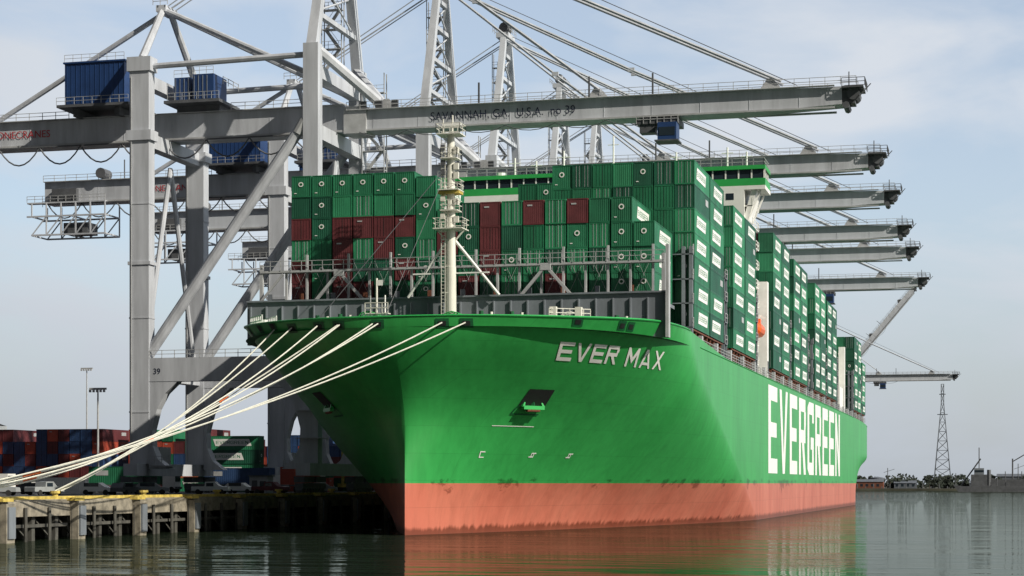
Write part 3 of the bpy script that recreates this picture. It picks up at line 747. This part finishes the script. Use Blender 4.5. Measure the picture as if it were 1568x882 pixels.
for y in range(-141,640,20):
    g.pipe((-29.5,y,3.95),(-29.5,y,4.5),.3,'yellow',n=10); g.pipe((-29.5,y,4.5),(-29.5,y,4.75),.5,'yellow',n=10)
for X in (-36,-63):
    g.box(X-.15,X+.15,-140,700,3.955,4.03,'dgrey')
g.build('pier')
g=MB()
def rope(p,q,sag,r=.09,k='rope',orange=None):
    p=Vector(p);q=Vector(q); pts=[]
    for i in range(31):
        t=i/30; v=p.lerp(q,t); v.z-=sag*4*t*(1-t); pts.append(v)
    g.tube(pts,r,k,6)
    if orange: g.tube(pts[orange[0]:orange[1]],r*1.35,'ropeo',6)
bA=(-30.5,-40,4.7); bB=(-29.5,-21,4.75)
def bw(u,side):
    X,Y,nx,ny=arc(22.0,u); return (side*(X+nx*.2),Y+ny*.2,22.05)
for i,(u,s_) in enumerate(((7.6,1),(5.2,1),(1.6,-1),(2.2,-1),(6.0,-1),(8.8,-1))):
    rope(bw(u,s_),(bA[0]+i*.3,bA[1]+i*.5,bA[2]),1.6+i*.3,.075,orange=(25,27) if i in (1,4) else ((17,19) if i==3 else None))
for i,(u,s_) in enumerate(((6.2,-1),(12.6,-1),(16,-1))):
    rope(bw(u,s_),(bB[0]+i*.15,bB[1]+i*.3,bB[2]),.8+i*.4,.075,orange=(12,14) if i==0 else None)
g.build('mooring_lines')

# ---------------------------------------------------------------- yard
def yard(x,y,nx,tiers,rot=False,cols=None,ny=1):
    st=empty('container_stack')
    for j in range(ny):
        for r in range(nx):
            t_=tiers-(random.random()<.25)
            for t in range(t_):
                k=random.choice(cols or ['cblue','cred','cmaroon','cblue','corange','cgray','cgreen','cmaroon'])
                me=CO[k] if k in CO else CG[random.choice((0,2,4))]
                if rot: put(st,me,x+r*12.6+12.19,y+j*2.6,3.92+t*2.6,2.6,math.pi/2)
                else: put(st,me,x+r*2.6,y+j*12.7,3.92+t*2.6,2.6)
D=['cblue','cmaroon','cmaroon','cblue','cblue','cred']
yard(-152,172,12,5,cols=D); yard(-118,178,7,5,cols=D+['cgreen']); yard(-175,150,8,4,cols=['corange','cred','cred','cmaroon'])
yard(-110,230,12,5,cols=D); yard(-150,120,5,2,cols=['cred','corange']); yard(-84,137,1,4,rot=True,cols=['eg','eg','eg']); yard(-71,139,1,3,rot=True,cols=['white','cred','cgreen'])
yard(-96,150,3,2,rot=True,cols=['white','cred','corange','eg']); yard(-125,330,26,5); yard(-200,260,30,5); yard(-75,300,10,4)
yard(-118,110,3,1,rot=True,cols=['cred','white','cblue'])
def vehicle(name,x,y,rz,k,kind='car'):
    e=empty(name,(x,y,3.95)); e.rotation_euler=(0,0,rz); g=MB()
    if kind=='pickup': prof=[(0,.5),(0,1.05),(.1,1.1),(1.9,1.1),(2.0,1.75),(3.3,1.78),(4.0,1.15),(5.2,1.02),(5.3,.5)]
    else: prof=[(0,.45),(0,1.0),(.5,1.55),(2.7,1.62),(3.5,1.1),(4.6,.95),(4.7,.45)]
    for yy in (-.9,.9): g.poly([(a,yy,z) for a,z in prof],k)
    for (a,z),(a2,z2) in zip(prof,prof[1:]+prof[:1]): g.poly([(a,-.9,z),(a,.9,z),(a2,.9,z2),(a2,-.9,z2)],k)
    g.box(2.15 if kind=='pickup' else .7,3.2 if kind=='pickup' else 2.7,-.915,.915,1.12,1.6,'glass')
    g.build('body',e); g=MB()
    for a in (.95,prof[-1][0]-1.0):
        for yy in (-.95,.75): g.pipe((a,yy,.36),(a,yy+.2,.36),.36,'tyre',n=14)
    g.build('wheels',e)
vehicle('pickup_truck',-62,20,.2,'cgray','pickup'); vehicle('pickup_truck',-50,58,.2,'white','pickup'); vehicle('parked_car',-55,50,.4,'cgray'); vehicle('parked_car',-48,30,1.5,'dgrey')
vehicle('parked_car',-57,38,.1,'white'); vehicle('pickup_truck',-44,66,0,'cmaroon','pickup'); vehicle('parked_car',-41,80,.3,'cgray'); vehicle('pickup_truck',-58,26,1.3,'cgray','pickup'); vehicle('parked_car',-52,75,.0,'white')
vehicle('parked_car',-47,92,.2,'dgrey'); vehicle('parked_car',-50,104,1.2,'white'); vehicle('pickup_truck',-43,112,.5,'cblue','pickup'); vehicle('parked_car',-70,45,.1,'dgrey'); vehicle('pickup_truck',-78,60,.1,'white','pickup')
def semi(x,y,rz,k):
    e=empty('semi_truck',(x,y,3.95)); e.rotation_euler=(0,0,rz); g=MB()
    g.box(0,12.4,-1.2,1.2,1.1,1.3,'dgrey'); g.box(12.8,14.9,-1.2,1.2,.7,3.0,'white'); g.box(14.3,14.93,-1.1,1.1,1.8,2.7,'glass'); g.box(12,15.2,-1.1,1.1,.6,1.0,'dgrey')
    for a in (1,2.3,11.5,14.3):
        for yy in (-1.25,.95): g.pipe((a,yy,.5),(a,yy+.3,.5),.5,'tyre',n=14)
    g.build('tractor_and_chassis',e)
    if k: o=obj('container',CO[k],e,(12.3,-1.22,1.32)); o.rotation_euler=(0,0,math.pi/2)
semi(-82,90,.05,'cgreen'); semi(-52,100,1.57,'cred'); semi(-100,70,.0,None); semi(-74,118,0,'cblue')
def reach(x,y):
    e=empty('straddle_carrier',(x,y,3.95)); g=MB()
    for a in (0,8):
        for b_ in (0,4.5): g.box(a-.25,a+.25,b_-.25,b_+.25,.8,11,'yellow')
        g.box(a-.3,a+.3,0,4.5,11,11.6,'yellow')
    for b_ in (0,4.5):
        g.box(-1,9,b_-.35,b_+.35,.8,1.5,'yellow'); g.box(0,8,b_-.2,b_+.2,11,11.5,'yellow')
        for a in (-.5,2.4,5.6,8.5): g.pipe((a,b_-.25,.6),(a,b_+.25,.6),.6,'tyre',n=12)
    g.box(7.5,9.5,-1.4,-.3,8.6,10.6,'white'); g.box(9.5,9.55,-1.3,-.4,9.2,10.3,'glass')
    g.build('frame_and_wheels',e)
for x,y in ((-52,84),(-44,128),(-150,110)):
    g=MB(); e=empty('checker_hut',(x,y,3.95)); g.box(0,3,0,2.4,0,2.6,'lgrey'); g.box(-.2,3.2,-.2,2.6,2.6,2.8,'dgrey'); g.box(.4,1.3,-.03,0,0,2,'dgrey'); g.box(1.7,2.7,-.03,0,1,1.9,'glass'); g.build('walls_and_roof',e)
reach(-60,150)
for x,y,h in ((-111,150,20),(-190,300,34),(-100,420,34)):
    g=MB(); g.pipe((x,y,3.9),(x,y,3.9+h),.3,'lgrey',.15); g.box(x-1.8,x+1.8,y-.2,y+.2,3.9+h,4.3+h,'lgrey')
    for i in range(5): g.box(x-1.7+i*.75,x-1.3+i*.75,y-.5,y-.2,3.4+h,3.9+h,'lgrey')
    g.build('light_mast')
def shed(x,y,w_,d,h,k):
    e=empty('warehouse'); g=MB(); g.box(x,x+w_,y,y+d,3.9,3.9+h,k)
    g.poly([(x,y,3.9+h),(x+w_,y,3.9+h),(x+w_,y+d/2,6+h),(x,y+d/2,6+h)],'lgrey'); g.poly([(x,y+d/2,6+h),(x+w_,y+d/2,6+h),(x+w_,y+d,3.9+h),(x,y+d,3.9+h)],'lgrey')
    g.build('walls',e); g=MB()
    for i in range(int(w_/8)): g.box(x+2+i*8,x+6+i*8,y-.05,y,3.95,8,'dgrey'); g.box(x+2+i*8,x+5+i*8,y-.05,y,3+h-.5,3.6+h,'glass')
    g.build('doors_and_windows',e)
shed(-262,300,30,30,19,'cgray'); shed(-60,430,60,30,14,'cgray'); shed(-10-80,520,50,30,18,'lgrey')
def trees(name,x0,x1,y0,y1,n,h0,h1,zb):
    g=MB()
    for _ in range(n):
        x=random.uniform(x0,x1); y=random.uniform(y0,y1); h=random.uniform(h0,h1); w_=h*random.uniform(.35,.7)
        g.pipe((x,y,zb),(x,y,zb+h*.5),.3,'bark',.15,n=4)
        for _ in range(60):
            a=random.uniform(0,6.28); r=w_*random.random()**.5; z=zb+h*random.uniform(.1,1); r*=1-.6*max(0,(z-zb)/h-.6)/.4
            c=Vector((x+r*math.cos(a),y+r*math.sin(a),z)); s_=random.uniform(.7,1.6)
            u=Vector((random.gauss(0,1),random.gauss(0,1),random.gauss(0,1))).normalized(); v=u.orthogonal().normalized()
            g.poly([c+u*s_,c+v*s_,c-u*s_,c-v*s_*.7],'leaf')
    g.build(name)
trees('distant_tree_line',-120,260,1262,1330,230,4,11,1.6)
trees('distant_tree_line',-900,-250,1180,1300,90,9,18,3)
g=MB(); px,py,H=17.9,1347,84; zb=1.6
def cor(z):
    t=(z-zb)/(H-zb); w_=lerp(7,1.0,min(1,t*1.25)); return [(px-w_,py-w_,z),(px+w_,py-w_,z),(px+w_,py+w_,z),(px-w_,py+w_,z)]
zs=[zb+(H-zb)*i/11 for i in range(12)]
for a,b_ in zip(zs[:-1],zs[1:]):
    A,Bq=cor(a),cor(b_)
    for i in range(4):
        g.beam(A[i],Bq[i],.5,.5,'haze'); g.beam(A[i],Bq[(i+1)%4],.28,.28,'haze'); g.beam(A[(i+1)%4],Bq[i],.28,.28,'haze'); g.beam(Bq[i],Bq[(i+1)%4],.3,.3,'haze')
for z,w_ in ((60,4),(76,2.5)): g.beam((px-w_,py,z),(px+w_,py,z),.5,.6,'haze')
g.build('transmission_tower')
e=empty('workboat'); g=MB()
X0,Y0=62,1040
pq=[(-25,-1),(25,-1),(30,5.5),(22,4),(-24,3.6),(-29,4.8)]
for yy in (-5,5): g.poly([(X0+a,Y0+yy,z) for a,z in pq],'dgrey')
for (a,z),(a2,z2) in zip(pq,pq[1:]+pq[:1]): g.poly([(X0+a,Y0-5,z),(X0+a,Y0+5,z),(X0+a2,Y0+5,z2),(X0+a2,Y0-5,z2)],'dgrey')
g.box(X0-18,X0-8,Y0-3,Y0+3,3.7,11,'dgrey'); g.box(X0-16,X0-10,Y0-2.5,Y0+2.5,11,15,'mgrey'); g.box(X0-16,X0-10,Y0-2.6,Y0-2.5,12.5,13.8,'glass')
g.pipe((X0-13,Y0,15),(X0-13,Y0,28),.3,'dgrey'); g.pipe((X0-24,Y0,4),(X0-12,Y0,21),.45,'dgrey'); g.pipe((X0-7,Y0,4),(X0-7,Y0,14),1.2,'dgrey')
g.box(X0+6,X0+18,Y0-3,Y0+3,3.8,8,'dgrey')
for i in range(5): g.pipe((X0-2+i*5,Y0,4),(X0-2+i*5,Y0,9+i%2*4),.25,'dgrey')
g.rail((X0-6,Y0-4.5,4),(X0+22,Y0-4.5,4),'dgrey',h=2,step=3,r=.12)
g.build('hull_and_house',e)
e=empty('moored_ship'); g=MB(); X0,Y0=88,1120
pq=[(-30,-1),(60,-1),(64,9),(40,8),(-28,8),(-34,10)]
for yy in (-7,7): g.poly([(X0+a,Y0+yy,z) for a,z in pq],'dgrey')
for (a,z),(a2,z2) in zip(pq,pq[1:]+pq[:1]): g.poly([(X0+a,Y0-7,z),(X0+a,Y0+7,z),(X0+a2,Y0+7,z2),(X0+a2,Y0-7,z2)],'dgrey')
g.box(X0+14,X0+26,Y0-5,Y0+5,8,19,'mgrey'); g.box(X0+15,X0+24,Y0-5.1,Y0-5,15.5,17,'glass'); g.box(X0+17,X0+22,Y0-3,Y0+3,19,24,'mgrey'); g.pipe((X0+19,Y0,24),(X0+19,Y0,36),.4,'dgrey')
for x in (-18,-4): g.pipe((X0+x,Y0,8),(X0+x,Y0,22),.5,'dgrey'); g.pipe((X0+x,Y0,20),(X0+x+10,Y0,26),.35,'dgrey')
g.build('hull_and_house',e)
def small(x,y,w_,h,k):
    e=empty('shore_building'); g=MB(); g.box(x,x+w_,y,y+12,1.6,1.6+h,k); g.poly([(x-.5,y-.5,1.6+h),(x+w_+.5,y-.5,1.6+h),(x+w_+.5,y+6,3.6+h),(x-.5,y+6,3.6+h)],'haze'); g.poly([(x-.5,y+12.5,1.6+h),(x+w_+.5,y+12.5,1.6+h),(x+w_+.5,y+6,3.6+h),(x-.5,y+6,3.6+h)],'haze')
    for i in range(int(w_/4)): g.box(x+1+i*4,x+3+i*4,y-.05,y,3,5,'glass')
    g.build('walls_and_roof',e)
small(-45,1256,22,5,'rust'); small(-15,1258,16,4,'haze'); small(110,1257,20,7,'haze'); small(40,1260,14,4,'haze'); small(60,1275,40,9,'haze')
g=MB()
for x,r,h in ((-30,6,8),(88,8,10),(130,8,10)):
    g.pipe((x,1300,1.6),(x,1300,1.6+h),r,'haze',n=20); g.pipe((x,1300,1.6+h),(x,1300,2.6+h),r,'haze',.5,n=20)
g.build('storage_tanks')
g=MB()
y=1254
for x in range(-60,170,6): g.pipe((x,y,-1),(x,y,3.2+(x%4)),.35,'dgrey',n=6)
for x,h in ((-20,17),(30,13),(75,20),(102,15),(125,22)): g.pipe((x,1262,1),(x,1262,h),.3,'dgrey',n=5); g.beam((x-3,1262,h*.8),(x+5,1262,h*.95),.3,.3,'dgrey')
g.box(-60,170,1252,1254,1.2,1.7,'dgrey'); g.build('shore_wharf')
